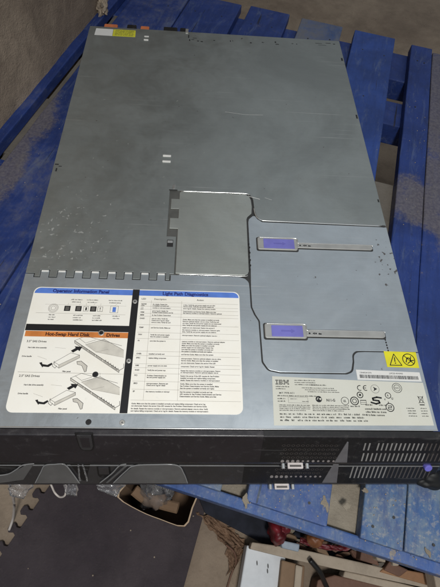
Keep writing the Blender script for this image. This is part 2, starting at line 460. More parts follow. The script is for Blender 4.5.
# access flap
fl = [(170, 177), (252, 177), (255.5, 179), (257, 183), (257.2, 262), (258.5, 266), (264, 272), (265, 284), (264.2, 295), (262, 301), (257, 304.4), (172, 304.8), (170, 303),
      (170, 292), (159.5, 292), (159.5, 275), (170, 275), (170, 260), (159.5, 260), (159.5, 243), (170, 243), (170, 231)]
bm = bmesh.new(); poly(bm, fl, -1.2, .35)
flap = link('access_flap', bm, 'flap', srv, bevel=.0006)
bm = bmesh.new()
fb = bmesh.new(); tube(fb, [Vector(p) * MM for p in ((171, 305.5, .2), (215, 305.6, .3), (256, 305.5, .3), (262, 303.2, .2))], .00075, 8); link('flap_edge_bead', fb, 'bright', flap, True)
tube(bm, [Vector(p) * MM for p in ((171, 176.2, -.1), (210, 176.0, 0), (250, 175.8, 0), (255, 177.2, -.1))], .00055, 8)
link('flap_edge_bead', bm, 'bright', flap, True)
def part(name, mat, *b, bev=0.):
    bm = bmesh.new(); box(bm, *b); return link(name, bm, mat, srv, bevel=bev)
part('hinge_pin', 'bright', 160.5, 163.8, 308, 316, -.3, .9, bev=.0003); part('hinge_pin', 'bright', 158.5, 165, 221, 224.5, -.3, .5, bev=.0003)
part('hinge_slot', 'gap', 158, 165.5, 215, 225.5, -.1, .08); part('hinge_slot', 'gap', 156, 167, 306.5, 308, -.1, .1)
# fan cover on the right
rp = [(259, 183), (259, 258), (260, 262.5), (265.5, 268.3), (268.3, 268), (271, 263.3), (277, 258.6), (436, 257.2), (440, 257.2), (440, 84.2), (403, 84.2), (380, 84.2), (370, 84), (365.6, 80), (364.8, 72), (361.5, 61), (355, 58.6),
      (285, 58.6), (273, 61), (267.4, 70), (266.4, 118), (262, 126), (258.6, 135), (258.3, 160)]
rp = roundpts(rp, [7 if (y < 165 and x < 402 and not (x < 258.5 and y > 180)) else 0 for x, y in rp], 6)
bm = bmesh.new(); poly(bm, rp, -1.2, 0); fan = link('fan_cover', bm, 'front', srv, bevel=.0004)
bm = bmesh.new()
tube(bm, [Vector(p) * MM for p in ((267.5, 281, -.2), (268.5, 272, 0), (271, 265.5, .3), (276, 261.4, .4), (284, 260.4, .4), (330, 259.8, .4), (380, 259.2, .4), (434, 258.6, .3))], .0009, 8)
link('cover_edge_bead', bm, 'bright', fan, True)
bm = bmesh.new(); tube(bm, [Vector((434, 258.4, .5)) * MM, Vector((438, 258.3, .5)) * MM], .0011, 8, False); link('edge_screw', bm, 'dark_steel', fan)
# front cover
fc = [(0, .6), (440, .6), (440, 83.2), (380, 83.2), (371, 82.6), (366.8, 79), (366, 71), (363, 60), (356, 57.4), (285, 57.4), (272, 60), (266, 69), (265.2, 117.4), (260.6, 125.4), (257.2, 135), (257, 158), (256.4, 168), (252, 172.6), (246, 174.6), (170, 175.2), (164.8, 175.2), (164.8, 167)]
fc = roundpts(fc, [7.5 if (255 < x < 385 and 50 < y < 171) else 0 for x, y in fc], 6)
fc += wave(True)[::-1] + [(0, 171.5)]
bm = bmesh.new(); poly(bm, fc, -1.3, -.05); frc = link('front_cover', bm, 'front', srv, bevel=.0004)
bm = bmesh.new()
for q in range(8):
    a = 17 + 18.9 * q; bm = bmesh.new(); box(bm, a + .6, a + 8.6, 174.2, 176.4, -.1, .7); link('lit_hinge_tab_edge', bm, 'stop', frc, bevel=.0003)  # light caught on the raised edge is put into the pale colour
# folded lip between front cover and bezel
bm = bmesh.new(); box(bm, 0, 440, -.2, 1.0, -2, .35); link('front_lip', bm, 'bright', frc, bevel=.0003)
# latches
def latch(x0, y0, x1, y1, bx, by0, by1, tilt):
    h = empty('latch_handle')
    bpy.data.objects.remove(h)
    bm = bmesh.new()
    poly(bm, rr(x0 - 1.2, y0 - 1.4, x1 + 1.2, y1 + 1.2, 2.5), -.1, .06)
    poly(bm, rr(x1 - 1, by0 - 1.1, bx + 1.2, by1 + 1.0, 2.5), -.1, .05)
    w = link('latch_recess', bm, 'dark_steel', srv)
    bm = bmesh.new(); poly(bm, rr(x0, y0, x1, y1, 2.5), 0, 2.2)
    h = link('latch_handle', bm, 'dim_steel', srv, bevel=.0009, seg=3)
    bm = bmesh.new(); poly(bm, rr(x1 - 3, by0, bx, by1, 3.2), 0, 1.8)
    link('latch_bar', bm, 'dim_steel', h, bevel=.0009, seg=3)
    bm = bmesh.new()
    tube(bm, [Vector(p) * MM for p in ((x0 + 1.5, y1 - .5, 2.0), ((x0 + x1) / 2, y1 - .5, 2.1), (x1 - 1.5, y1 - .5, 2.0), (x1 + .5, by1 - .5, 1.8), (x1 + 8, by1 - .6, 1.75), ((x1 + bx) / 2, by1 - .6, 1.75), (bx - 3, by1 - .6, 1.7), (bx - .8, (by0 + by1) / 2 + .5, 1.5), (bx - .7, by0 + 1.8, 1.2))], .0006, 8)
    link('latch_rim', bm, 'bright', h, True)
    bm = bmesh.new(); poly(bm, rr(x0 + 7.5, y0 + 1.8, x1 - 4, y1 - 2.4, .8), 1.9, 2.5)
    link('blue_insert', bm, 'lav', h, bevel=.0003)
    bm = bmesh.new(); ym = (y0 + y1) / 2 - .3; xm = (x0 + x1) / 2 + 2
    poly(bm, [(xm + 4, ym - 2.6), (xm + 8.5, ym), (xm + 4, ym + 2.6), (xm + 4, ym + 1), (xm - 7, ym + 1), (xm - 7, ym - 1), (xm + 4, ym - 1)], 2.4, 2.62)
    link('insert_arrow', bm, 'lav2', h, bevel=.0001)
    bm = bmesh.new()
    z = 1.83
    yc = (by0 + by1) / 2
    poly(bm, circ(x1 + 3.2, yc - .4, 1.1, 12), 1.7, z)
    poly(bm, [(x1 + 6.5, yc - .4), (x1 + 9, yc + 1), (x1 + 9, yc - 1.8)], 1.7, z)
    poly(bm, circ(x1 + 10.4, yc - .4, 1.0, 10), 1.7, z); poly(bm, circ(x1 + 14.2, yc - .4, .7, 10), 1.7, z)
    box(bm, x1 + 13.2, x1 + 16.6, yc - 1.6, yc - .2, 1.7, z + .02)
    link('latch_marks', bm, 'ink', h)
latch(269, 214.5, 319, 233, 414, 218.6, 226.6, 0)
latch(271, 96.5, 317.5, 114.2, 406, 99.2, 107.6, 0)
bm = bmesh.new()
for q in range(5): poly(bm, circ(405.8 + .15 * q, 97.8 - q * 3.2, .9, 8, 1.4), -.2, .06)
bm2 = bmesh.new()
for q in range(4): poly(bm, circ(397 + q * 2.2, 98.6, .55, 8), -.2, .06)
for q in range(9): poly(bm2, circ(258.6 + (.7 if q % 2 else 0), 186 + q * 4.4 + (q % 3), .8, 8, 1.7), -.2, .4)
link('perforations', bm, 'gap', fan); link('perforations', bm2, 'gap', fan)

# square-ish embossed stop, screws, small holes at the back
for b in ((144, 155.5, 368, 371.5, -.2, 1.1), (144, 155.5, 357, 360.5, -.2, 1.1), (95, 103, 655.5, 658.5, -.2, 1), (95, 103, 645, 648.5, -.2, 1)): part('embossed_stop', 'stop', *b, bev=.0008)
random.seed(3)
for x, y, w, h in ((170, 661, 2, 9), (172, 652, 2, 5), (176, 656, 5, 1.5), (178, 661, 7, 1.2), (186, 652, 3, 2.5), (192, 651, 4, 2.5), (214, 657, 3, 2), (243, 657, 1.6, 4), (247, 659, 1.6, 2), (278, 656, 3, 3), (299, 660, 2, 2), (322, 662, 2.5, 4),
                   (323, 657, 6, 2), (352, 662, 3, 1.5), (360, 661, 2, 2), (300, 660, 3, 1), (395, 668, 12, 1), (414, 670, 9, 1.4), (400, 663, 14, .8), (427, 668, 4, 2), (1.5, 344, 5, 2), (4, 332, 2, 6), (7, 341, 4, 1.2), (435, 620, 3, 8), (436, 470, 2.6, 9), (437, 300, 2, 5)):
    part('slot', 'gap', x, x + w, y, y + h, -.2, .07)
bm = bmesh.new(); box(bm, 165, 170, 674, 687, -14, 1.2); link('rear_post', bm, 'dim_steel', srv, bevel=.0005)
for x0, x1 in ((23, 46), (86, 101)):
    bm = bmesh.new(); poly(bm, rr(x0, 679, x1, 692, 2), -16, -1.5); link('release_tab', bm, 'terra', srv, bevel=.001)
for x0, x1 in ((62, 78), (126, 150), (155, 165)):
    bm = bmesh.new(); poly(bm, rr(x0, 679, x1, 697, 2), -22, -3); link('rear_connector', bm, 'black', srv, bevel=.001)

def disc(name, x, y, r, z0, z1, mat, parent, hole=None):
    bm = bmesh.new(); poly(bm, circ(x, y, r, 20), z0, z1); o = link(name, bm, mat, parent, bevel=.0004)
    if hole:
        bm = bmesh.new(); poly(bm, circ(x, y, hole, 16), z1 - .1, z1 + .06); link('rivet_hole', bm, 'ink', o)
for x, y, h in ((127, 138, .8), (127, 68, .7), (127, 5.4, .6)): disc('rivet', x, y, 2.6, 0, 1.0, 'dim_steel', srv, h)
disc('rivet', 95, 99, 3.3, 0, 1.1, 'dim_steel', srv, 2.2)
disc('rivet', 95, 53, 3.1, 0, .7, 'dark_steel', srv, 2.4)
disc('rivet', 95, 5.6, 2.8, -.1, .6, 'black', srv, 1.4)

WORDS = 'Make sure that the system is installed correctly and replace failing component. Check error log for details. Reseat the memory module or microprocessor. Remove optional adapter one at a time. Verify fan and power supply are not obstructed. Restart the server if the LED remains lit. See Problem Determination and Service Guide.'.split()
def prt(bm, x, y, w, h, z, body=None):
    if body is None:
        i = random.randrange(len(WORDS)); t = ''
        while len(t) * h * .78 < w: t += WORDS[i % len(WORDS)] + ' '; i += 1
        body = t.strip()[:int(w / (h * .72))]
    text(bm, body, x, y, h * 1.45, z, .93, .035)
# ------------------------------------------- large instruction label
LZ = .22; PZ = .30
bm = bmesh.new(); poly(bm, rr(14.5, 14, 244.5, 154, 7, 6), -.1, LZ)
lab = tag(link('instruction_label', bm, 'label', srv), 'white instruction label with blue and orange headings')
def cut(x0, x1, y0, y1, corner=None, r=6.6):
    p = rr(x0, y0, x1, y1, r, 6); n = 7
    out = []
    for i, (nm, c) in enumerate((('tr', (x1, y1)), ('tl', (x0, y1)), ('bl', (x0, y0)), ('br', (x1, y0)))):
        out += p[i * n:(i + 1) * n] if corner == nm else [c]
    return out
bm = bmesh.new(); flat(bm, cut(15.6, 123.4, 146, 153, 'tl'), PZ); flat(bm, cut(131, 243.5, 146, 153, 'tr'), PZ); link('blue_heading_band', bm, 'blueband', lab)
bm = bmesh.new(); flat(bm, [(16, 93.5), (123.4, 93.5), (123.4, 100), (16, 100)], PZ); link('orange_heading_band', bm, 'orange', lab)
bm = bmesh.new(); flat(bm, [(123.4, 14.2), (131, 14.2), (131, 153.8), (123.4, 153.8)], PZ); flat(bm, [(15, 100.4), (123.6, 100.4), (123.6, 108), (15, 108)], PZ + .02)
link('black_divider', bm, 'ink', lab)
TZ = PZ + .06
bm = bmesh.new()
text(bm, 'Operator Information Panel', 35, 147.7, 5.6, TZ, .98, .036)
text(bm, 'Light Path Diagnostics', 157, 147.5, 5.8, TZ, 1.0, .036)
link('heading_print', bm, 'navy', lab)
bm = bmesh.new()
text(bm, 'Hot-Swap Hard Disk', 37, 94.9, 5.4, TZ, 1.0, .036); text(bm, 'Drives', 100.5, 94.9, 5.4, TZ, 1.0, .036)
link('heading_print', bm, 'brownink', lab)
bm = bmesh.new(); bf = bmesh.new(); bl = bmesh.new()
text(bm, '3.5" SAS Drives', 19.5, 87, 3.2, TZ, 1., .015); text(bm, '2.5" SAS Drives', 20, 49.5, 3.2, TZ, 1., .015)
text(bm, 'LED', 134, 141, 2.9, TZ, 1., .012); text(bm, 'Description', 148, 141, 2.9, TZ, 1., .012); text(bm, 'Action', 196, 141, 2.9, TZ, 1., .012)
# operator panel icons
def sq(x, y, w, h, b): flat(b, [(x - w / 2, y - h / 2), (x + w / 2, y - h / 2), (x + w / 2, y + h / 2), (x - w / 2, y + h / 2)], TZ)
yc = 127.6
for x in (54.5, 66.5, 82.5): sq(x, yc, 6.6, 6.4, bm)
for x in (74.6, 90): stroke(bf, [(x - 2.6, yc - 3), (x + 2.6, yc - 3), (x + 2.6, yc + 3), (x - 2.6, yc + 3)], .35, TZ, True)
flat(bm, [(74, yc - 2), (75.6, yc - 2), (75.6, yc + 1.8), (74, yc + 1.8)], TZ + .02); sq(90, yc - 1.8, .8, .8, bf); sq(90, yc + .7, .8, 2.6, bf)
for r in (5.2, 4.0, 2.4): stroke(bl, circ(39.5, yc, r, 24), .35, TZ, True)
stroke(bf, [(101, yc - 4.2), (109.5, yc - 4.2), (109.5, yc + 4.2), (101, yc + 4.2)], .3, TZ, True)
bw = bmesh.new()
for x in (54.5, 66.5, 82.5):
    for d in (-1.5, 0, 1.5): flat(bw, [(x - 2, yc + d - .3), (x + 2, yc + d - .3), (x + 2, yc + d + .25), (x - 2, yc + d + .25)], TZ + .05)
link('icon_lines', bw, 'line', lab)
bb = bmesh.new(); sq(105.3, yc - .2, 3.6, 6, bb); link('blue_lamp_icon', bb, 'blueband', lab)
for x, w in ((57, 13), (74, 13), (98, 15)):
    for j in range(2): scrib(bf, x + j, 138.2 - 3 * j, w - 2 * j, 1.3, TZ)
for x, w in ((36, 9), (62, 12), (83, 12), (104, 9)):
    for j in range(3 if x < 100 else 2): scrib(bf, x + random.uniform(0, 1), 118.8 - 2.8 * j, w * random.uniform(.7, 1), 1.3, TZ)
stroke(bl, [(22, 121.5), (118, 121.3)], .25, TZ); stroke(bl, [(30, 132), (118, 132)], .18, TZ)
for x in (54.5, 66.5, 74.6, 82.5, 90, 105.3): stroke(bl, [(x, yc + 4.3), (x + random.uniform(-1, 3), yc + 7)], .2, TZ)
stroke(bl, [(18, 54.5), (123, 53.6)], .3, TZ)
bpl = bmesh.new()
# disk drawings (outlines in photo pixels, laid on the label plane)
def drawing(ox, oy, sh):
    def q(pts): return [hp(10 + (x + ox) / 3.667, 350 + (y + oy) / 3.667) for x, y in pts]
    def ln(pts, w=.42, b=bf, closed=False): stroke(b, q(pts), w, TZ, closed)
    flat(bpl, q([(222, 103), (386, 212), (384, 220), (222, 112)]), .335); flat(bpl, q([(164, 192), (240, 156), (240, 166), (164, 204)]), .335); flat(bpl, q([(262, 118), (330, 98), (402, 138), (402, 165), (300, 145)]), .333); flat(bpl, q([(230, 180), (246, 178), (268, 196), (264, 216), (258, 218), (248, 194), (232, 190)]), .335)
    ln([(222, 103), (386, 212), (402, 203), (402, 188)], .45, bm); ln([(222, 103), (222, 112), (384, 220), (386, 212)], .4)
    ln([(222, 103), (262, 86), (395, 122)], .35); ln([(262, 118), (330, 98), (402, 138)], .3); ln([(262, 118), (300, 145), (402, 165)], .25, bl)
    ln([(240, 96), (262, 112), (300, 100)], .3); ln([(330, 84), (330, 98)], .25, bl); ln([(300, 145), (345, 135)], .25, bl)
    for t in range(5):
        a = 248 + t * 27; b = 121 + t * 18
        ln([(a, b), (a + 20, b + 13.5), (a + 20, b + 18), (a, b + 5)], .35, bm if t in (1, 4) else bf, True)
    for t in range(6): ln([(336 + t * 9, 174 + t * 6), (336 + t * 9, 180 + t * 6)], .5, bm)
    # arrow into the bay
    flat(bm, q([(208, 140), (226, 130), (222, 124), (250, 126), (240, 142), (234, 137), (216, 147)]), TZ + .03)
    # drive carrier
    ln([(148, 182), (208, 148), (240, 156), (240, 166), (164, 204), (148, 192)], .35, bf, True); ln([(164, 204), (164, 192), (240, 156)], .3); ln([(164, 192), (148, 182)], .3)
    ln([(148, 178), (140, 196), (150, 204), (156, 196)], .4)
    # curled arrow of the carrier handle
    flat(bm, q([(92, 184), (102, 182), (104, 189), (122, 192), (138, 184), (141, 190), (126, 200), (106, 198), (104, 202)]), TZ + .03)
    # lever detail
    ln([(230, 180), (246, 178), (268, 196), (264, 216)], .5); ln([(230, 180), (232, 190), (248, 194), (258, 218), (264, 216)], .4)
    prt(bf, *q([(50, 130)])[0], 27, 1.4, TZ, 'Hard disk drive assembly'); prt(bf, *q([(28, 162)])[0], 15, 1.4, TZ, 'Drive handle')
    prt(bf, *q([(176, 218)])[0], 13, 1.4, TZ, 'Filler panel')
    ln([(150, 128), (190, 132)], .18, bl); ln([(86, 160), (120, 172)], .18, bl)
drawing(0, 0, 0)
drawing(15, -137, 0)
link('drawing_tint', bpl, 'pale', lab)
# diagnostics table
def yt(c): return 14 + (421 - c) * .379
rules = [94, 108, 118, 131, 141, 168, 192, 211, 249, 262, 286, 297, 313, 335, 357, 386]
for c in rules: stroke(bl, [(133, yt(c)), (242.5, yt(c) - .5)], .22, TZ)
for x in (145.2, 179): stroke(bl, [(x, yt(88)), (x, yt(386))], .22, TZ)
def col(x, w, ys, b=bf, h=1.35):
    for c in ys: prt(b, x, yt(c) - 1, w * random.uniform(.78, .98), h, TZ)
for c, nm in ((100, 'NONE'), (105, 'CPU'), (112, '1 2'), (117, '3 4'), (127, 'VRM'), (136, 'MEM'), (147, 'DASD'), (176, 'TEMP'), (198, 'FAN'), (217, 'PS'), (256, 'OVER'), (268, 'SPEC'), (290, 'NMI'), (303, 'RAID'), (318, 'PCI'), (340, 'BRD'), (362, 'SP')):
    prt(bf, 134.2, yt(c) - 1, 9, 1.5, TZ, nm)
col(147, 30, [100, 105, 112, 122, 127, 136, 147, 153, 159, 176, 198, 204, 217, 256, 268, 290, 303, 318, 323, 340, 345, 362])
col(181, 58, [100, 105, 112, 122, 127, 148, 154, 160, 166, 174, 181, 187, 198, 217, 223, 229, 235, 241, 247, 256, 268, 274, 281, 291, 303, 308, 318, 324, 330, 340, 346, 352, 362, 368, 374])
for c in (394, 400, 407, 413): prt(bf, 134, yt(c) - 1, 103, 1.3, TZ)
link('black_print', bm, 'ink', lab); link('grey_print', bf, 'faint', lab); link('thin_rules', bl, 'line', lab)

# --------------------------------------- specification, bar code, warning
bm = bmesh.new(); poly(bm, [(274.5, 3.8), (437, 5), (436.5, 49.2), (366, 50.8), (276, 54)], -.1, .18)
sp = tag(link('specification_label', bm, 'spec', srv), 'cream label crowded with approval marks')
bm = bmesh.new(); bf = bmesh.new()
z = .26
# striped three-letter mark of the maker
def striped(x, y, h):
    n = 8; g = h / n
    glyph = {'I': [(0, 5)], 'B': None, 'M': None}
    for r in range(n):
        yy = y + r * g; hh = g * .72; t = r / (n - 1)
        def bar(a, b): flat(bm, [(x + a, yy), (x + b, yy), (x + b, yy + hh), (x + a, yy + hh)], z)
        if r in (0, 1, 6, 7): bar(0, 3.0)
        else: bar(.9, 2.1)
        if r in (0, 7): bar(3.5, 7.2)
        elif r in (1, 6, 3, 4): bar(3.5, 7.6 if r in (1, 6) else 7.2)
        else: bar(4.1, 5.2); bar(6.6, 7.8)
        if r in (0, 1): bar(8.2, 10.0); bar(12.4, 14.2)
        elif r == 7: bar(8.2, 10.2); bar(12.2, 14.2)
        elif r in (6, 5): bar(8.2, 10.7); bar(11.7, 14.2)
        else: bar(8.9, 9.9); bar(12.5, 13.5); bar(10.3 + .0, 12.1)
striped(279, 45.2, 5.2)
for j in range(2): scrib(bm, 279, 42.6 - 2.3 * j, 14 - 3 * j, 1.2, z, -.01)
for j in range(3): scrib(bm, 299, 49.5 - 2.3 * j, 22, 1.1, z, -.01)
scrib(bm, 316, 44.6, 16, 1.3, z, -.01)
for j in range(3): scrib(bm, 306 + 3 * j, 41.6 - 2.0 * j, 34, 1.0, z, -.01)
text(bm, 'M/T 7978 AC1', 282, 35.6, 2.4, z, 1.1, .015)
scrib(bm, 280, 33, 42, 1.2, z, -.005)
for j in range(2): scrib(bm, 280, 30 - 2.6 * j, 8, 1.3, z); scrib(bf, 293 + 12 * j, 30 - 2.6 * j, 7, 1.0, z)
for x0, x1 in ((291, 311),): stroke(bf, [(x0, 26.4), (x1, 26.2), (x1, 32), (x0, 32.2)], .2, z, True)
for blk, x, w in ((0, 281, 32), (1, 315, 38)):
    for j in range(4): scrib(bm, x, 23.6 - 1.75 * j, w * (.85 if j == 3 else 1), 1.05, z, -.005)
for j in range(3):
    x = 281
    while x < 366:
        w = random.uniform(3, 8); scrib(bm, x, 14.4 - 3.1 * j, w, 1.75, z, -.005); x += w + random.uniform(.4, 2)
for j in range(3): scrib(bm, 369, 20.2 - 3.1 * j, random.uniform(19, 24), 1.8, z, -.005)
scrib(bm, 354, 22.8, 10, 1.5, z); scrib(bm, 370, 24.4, 8, 1.8, z); scrib(bm, 384, 24.2, 9, 1.8, z)
for j in range(4): scrib(bm, 412 + (1 if j else 0), 21.6 - 2.6 * j, 9, 1.1, z); scrib(bm, 427, 21.6 - 2.6 * j, 7, 1.1, z)
def cpt(u, v): return hp(u, v)
def ring(u, v, r, w=.5, b=bm, n=20): x, y = cpt(u, v); stroke(b, circ(x, y, r, n), w, z, True); return x, y
# CE mark
x, y = cpt(358, 388); 
stroke(bm, [(x + 2.0 + 2.6 * math.cos(t), y + 2.6 * math.sin(t)) for t in [math.radians(a) for a in range(70, 291, 20)]], .75, z)
stroke(bm, [(x + 8.2 + 2.6 * math.cos(t), y + 2.6 * math.sin(t)) for t in [math.radians(a) for a in range(70, 291, 20)]], .75, z); stroke(bm, [(x + 5.8, y), (x + 8.4, y)], .7, z)
x, y = ring(397, 388, 5.0, .5); stroke(bm, circ(x, y, 3.3, 14), .45, z, True); text(bm, 'CCC', x - 2.6, y - .9, 2.4, z + .02, .9, .02)
x, y = ring(375, 389, 4.4, .3, bf); flat(bm, [(x - 2, y - 2.4), (x + 2.4, y), (x - 2, y + 2.4), (x - .8, y)], z)
x, y = ring(360, 395, 3.0, .8); sq2 = 1.1; flat(bm, [(x - sq2, y - sq2), (x + sq2, y - sq2), (x + sq2, y + sq2), (x - sq2, y + sq2)], z)
x, y = ring(345, 401, 3.9, .5); text(bm, 'UL', x - 1.9, y - 1.1, 3.2, z + .02, .8, .03)
x, y = ring(354.5, 401, 4.0, .9); stroke(bm, circ(x, y, 2.1, 12), .6, z, True)
x, y = cpt(363.5, 402.5)
for j in range(3): stroke(bm, [(x - 3, y - 2 + 2 * j), (x + 3, y - 2 + 2 * j)], .4, z)
stroke(bm, [(x - 3, y - 2), (x - 3, y + 2.4), (x + 3, y + 2.4), (x + 3, y - 2)], .35, z)
# heavy S-shaped approval mark
x, y = cpt(376.5, 400.5)
stroke(bm, [(x + 5.5, y + 2.6), (x + 1, y + 3.4), (x - 3.6, y + 2.2), (x - 3.4, y + .4), (x + 2.4, y - .4), (x + 3.0, y - 2.4), (x - 1, y - 3.6), (x - 6, y - 2.0)], 1.7, z)
x, y = ring(388, 395.5, 2.9, .7); text(bm, 'R', x - 1, y - 1, 2.7, z + .02, .9, .03)
for j, (u, v) in enumerate(((385, 399), (392, 398.5), (388.5, 402))): x, y = cpt(u, v); text(bm, 'cUs'[j], x - .8, y - 1.2, 3.2, z + .02, .9, .03)
x, y = ring(390, 407.5, 4.1, .8); stroke(bm, [(x - 1.8, y + 1.6), (x + 1.8, y + 1.6), (x + 1.8, y), (x - 1.8, y), (x - 1.8, y - 1.8), (x + 1.8, y - 1.8)], .7, z)
x, y = cpt(318.8, 399.2); flat(bm, circ(x, y, 3.3, 20), z); bx = bmesh.new(); flat(bx, [(x - .2, y + .4), (x + 2.8, y + 1.4), (x + 2.2, y - 1.2)], z + .06); stroke(bx, [(x - 1.8, y - .4), (x - .6, y + 1.6)], .7, z + .06); link('reversed_print', bx, 'spec', sp)
text(bm, 'N11-G', *cpt(326.5, 401.5), 3.8, z, .85, .03)
# crossed bin
x, y = cpt(421, 400)
stroke(bm, [(x - 2.4, y + 3.2), (x + 2.4, y + 3.2), (x + 1.6, y - 2.8), (x - 1.6, y - 2.8)], .5, z, True); stroke(bm, [(x - 3, y - 3.4), (x + 3, y + 4)], .5, z); stroke(bm, [(x + 3, y - 3.4), (x - 3, y + 4)], .5, z)
sq3 = 2.6; flat(bm, [(x - sq3, y - 5.6), (x + sq3, y - 5.6), (x + sq3, y - 4.6), (x - sq3, y - 4.6)], z)
link('black_print', bm, 'ink', sp); link('grey_print', bf, 'faint', sp)
# bar code strip
bm = bmesh.new(); poly(bm, [(366.5, 51.6), (435.6, 50.4), (435.6, 60.6), (366.5, 62.6)], -.1, .2)
bc = tag(link('barcode_label', bm, 'white', srv), 'narrow white bar code strip')
bm = bmesh.new(); x = 369.5; random.seed(5)
while x < 432:
    w = random.choice((.25, .4, .7)); t = (x - 369.5) / 63
    flat(bm, [(x, 53.4 - t), (x + w, 53.4 - t), (x + w, 57.2 - t), (x, 57.2 - t)], .28); x += w + random.choice((.2, .3, .5))
text(bm, '13N0534 D76', 370, 58.6, 2.2, .28, 1, .01); text(bm, 'J1PCS0 43V6962', 402, 58.2, 2.2, .28, 1, .01)
link('bar_code_print', bm, 'ink', bc)
# warning label
bm = bmesh.new(); poly(bm, [(401.5, 66.2), (436.5, 65.6), (437, 83.6), (401, 84.2)], -.1, .24)
wl = tag(link('warning_label', bm, 'yellow', srv), 'yellow warning label with triangle and crossed circle')
bm = bmesh.new(); z = .32
stroke(bm, [(405, 68.2), (418, 68.2), (411.5, 81)], .9, z, True)
stroke(bm, [(411.5, 77), (411.2, 72.4)], 1.1, z); flat(bm, circ(411.4, 70.6, .75, 10), z)
stroke(bm, circ(427, 74.8, 6.6, 28), .9, z, True); stroke(bm, [(422.4, 79.4), (431.6, 70.2)], .9, z)
stroke(bm, [(423.6, 72), (425.4, 76.8), (428, 76.6), (429.6, 73.4), (432.4, 74.2)], 1.1, z); stroke(bm, [(425, 70.4), (428.4, 72.8), (430, 78.6)], .9, z)
link('warning_print', bm, 'ink', wl)
# rear labels
bm = bmesh.new(); poly(bm, [(11, 653), (41, 653), (40.6, 673), (11.5, 673)], -.1, .2); tag(link('small_white_label', bm, 'white', srv), 'small plain white label at the back corner')
bm = bmesh.new(); poly(bm, [(41.3, 653), (80, 653.5), (79, 673.5), (41.3, 673)], -.1, .2); yl = tag(link('small_yellow_label', bm, 'dullyellow', srv), 'small yellow label at the back corner')
bm = bmesh.new()
for j in range(5): scrib(bm, 45, 669.5 - 3.4 * j, 32, 1.9, .28)
link('label_print', bm, 'faint', yl)

bezel(srv, 0, 0, 'bezel', False)
bm = bmesh.new(); bplate(bm, [(84, -.1), (101, -.1), (101, .36), (99.5, .5), (97, .56), (90, .56), (87, .5), (85.5, .36)], .2, 0, 0)
lo = link('latch_outline', bm, 'black', srv)
bm = bmesh.new(); bplate(bm, [(85.6, -.06), (99.6, -.06), (99.6, .35), (98.2, .46), (96.4, .50), (90.4, .50), (88.2, .46), (86.8, .35)], 1.5, 0, 0)
lt = link('release_latch', bm, 'bezel_low', srv, bevel=.0007)
bm = bmesh.new(); bplate(bm, [(88.4, .02), (97.2, .02), (97, .38), (89.4, .38)], 1.75, 0, 0, 1.4); link('latch_grip', bm, 'bezel', lt, bevel=.0003)
bm = bmesh.new(); poly(bm, circ(92, 6, 0.01, 4), -.3, -.2); bm.free()

# ------------------------------------------------------------ lower server
DY, DZ = -15.5, -43.5
s2 = empty('rack_server', (0, 0, -.0435))
s2.location = (0, 0, 0)
tag(s2, 'lower dark rack server beneath the upper one, only its dusty front bezel showing', 'rack server', 'two stacked rack servers')
bm = bmesh.new(); box(bm, 1.5, 438.5, DY + .5, 664, -86, -45); link('chassis', bm, 'dark_steel', s2, bevel=.0008)
bm = bmesh.new(); box(bm, .5, 439.5, DY + .5, 665, -44.8, -43.6); link('top_cover', bm, 'steel', s2)
bezel(s2, DY, DZ, 'bezel_low', True)
def brel(name, pts, h, mat='bezel_low', bevel=.0008):
    bm = bmesh.new(); bplate(bm, pts, h, DY, DZ); return link(name, bm, mat, s2, bevel=bevel)
brel('bezel_shade_band', [(-22, .0), (461, .0), (461, .15), (-22, .15)], .5, 'black', .0002)  # black band painted in for the shade under the upper bezel
brel('bezel_glint_line', [(-22, .175), (461, .175), (461, .2), (-22, .2)], .9, 'rim', .0002)  # grey strip standing in for the glint along the bezel top
bm = bmesh.new(); box(bm, -20, 460, -25.4, -2, -43.4, -41.7); link('gap_shade_strip', bm, 'dark_steel', s2)  # dark strip added for the shade between the two bezels
bm = bmesh.new(); stroke(bm, [(249, 304.5), (256, 303), (276, 297)], .7, .06); stroke(bm, [(283, 300), (292, 296.5)], .3, .05); stroke(bm, [(232, 470), (262, 466), (290, 467)], .35, .05); link('scratch', bm, 'stop', srv)
brel('bay_recess', [(-22, .15), (30, .15), (12, .9), (-22, .9)], .3, 'black')
brel('drive_bay_cover', [(31, .95), (44, .25), (50, .12), (66, .10), (78, .95)], 1.4, 'baycover')
brel('drive_bay_cover', [(112, .95), (134, .22), (140, .12), (176, .12), (184, .25), (192, .95)], 1.4, 'baycover')
brel('drive_bay_cover', [(-20, .7), (8, .55), (28, .15), (36, .1), (20, .8), (-6, .95), (-20, .95)], 1.1, 'baycover')
brel('bay_recess', [(70, .08), (92, .08), (84, .82), (82, .86), (80, .82)], .7, 'black')
brel('bay_ridge', [(104, .92), (126, .18), (129, .18), (107, .92)], 1.8, 'baycover')
for arc in (((31, .93), (40, .45), (46, .16), (56, .11), (66, .12), (72, .5), (77, .93)), ((112, .93), (126, .42), (136, .16), (158, .11), (180, .14), (187, .5), (191, .93)), ((-20, .62), (4, .55), (16, .34), (24, .15), (36, .08)), ((98, .92), (112, .5), (121, .16), (128, .09))):
    bm = bmesh.new(); tube(bm, [bez(x, s_, 1.4, DY, DZ) for x, s_ in arc], .0007, 8); link('bay_rim', bm, 'rim', s2, True)
brel('drive_latch', [(97, .18), (111, .18), (111, .62), (109, .72), (99, .72), (97, .62)], .25, 'black')
brel('drive_latch_cap', [(99, .24), (109.6, .24), (109.6, .54), (99, .54)], 1.6, 'bezel_low', .0005)
for x in (78.5, 85.5):
    bm = bmesh.new(); tube(bm, [bez(x + (81.5 - x) * .4, .12, 1.2, DY, DZ), bez(x, .6, 2.0, DY, DZ), bez(x, .8, 1.6, DY, DZ)], .0009, 8); link('clear_peg', bm, 'film', s2, True)
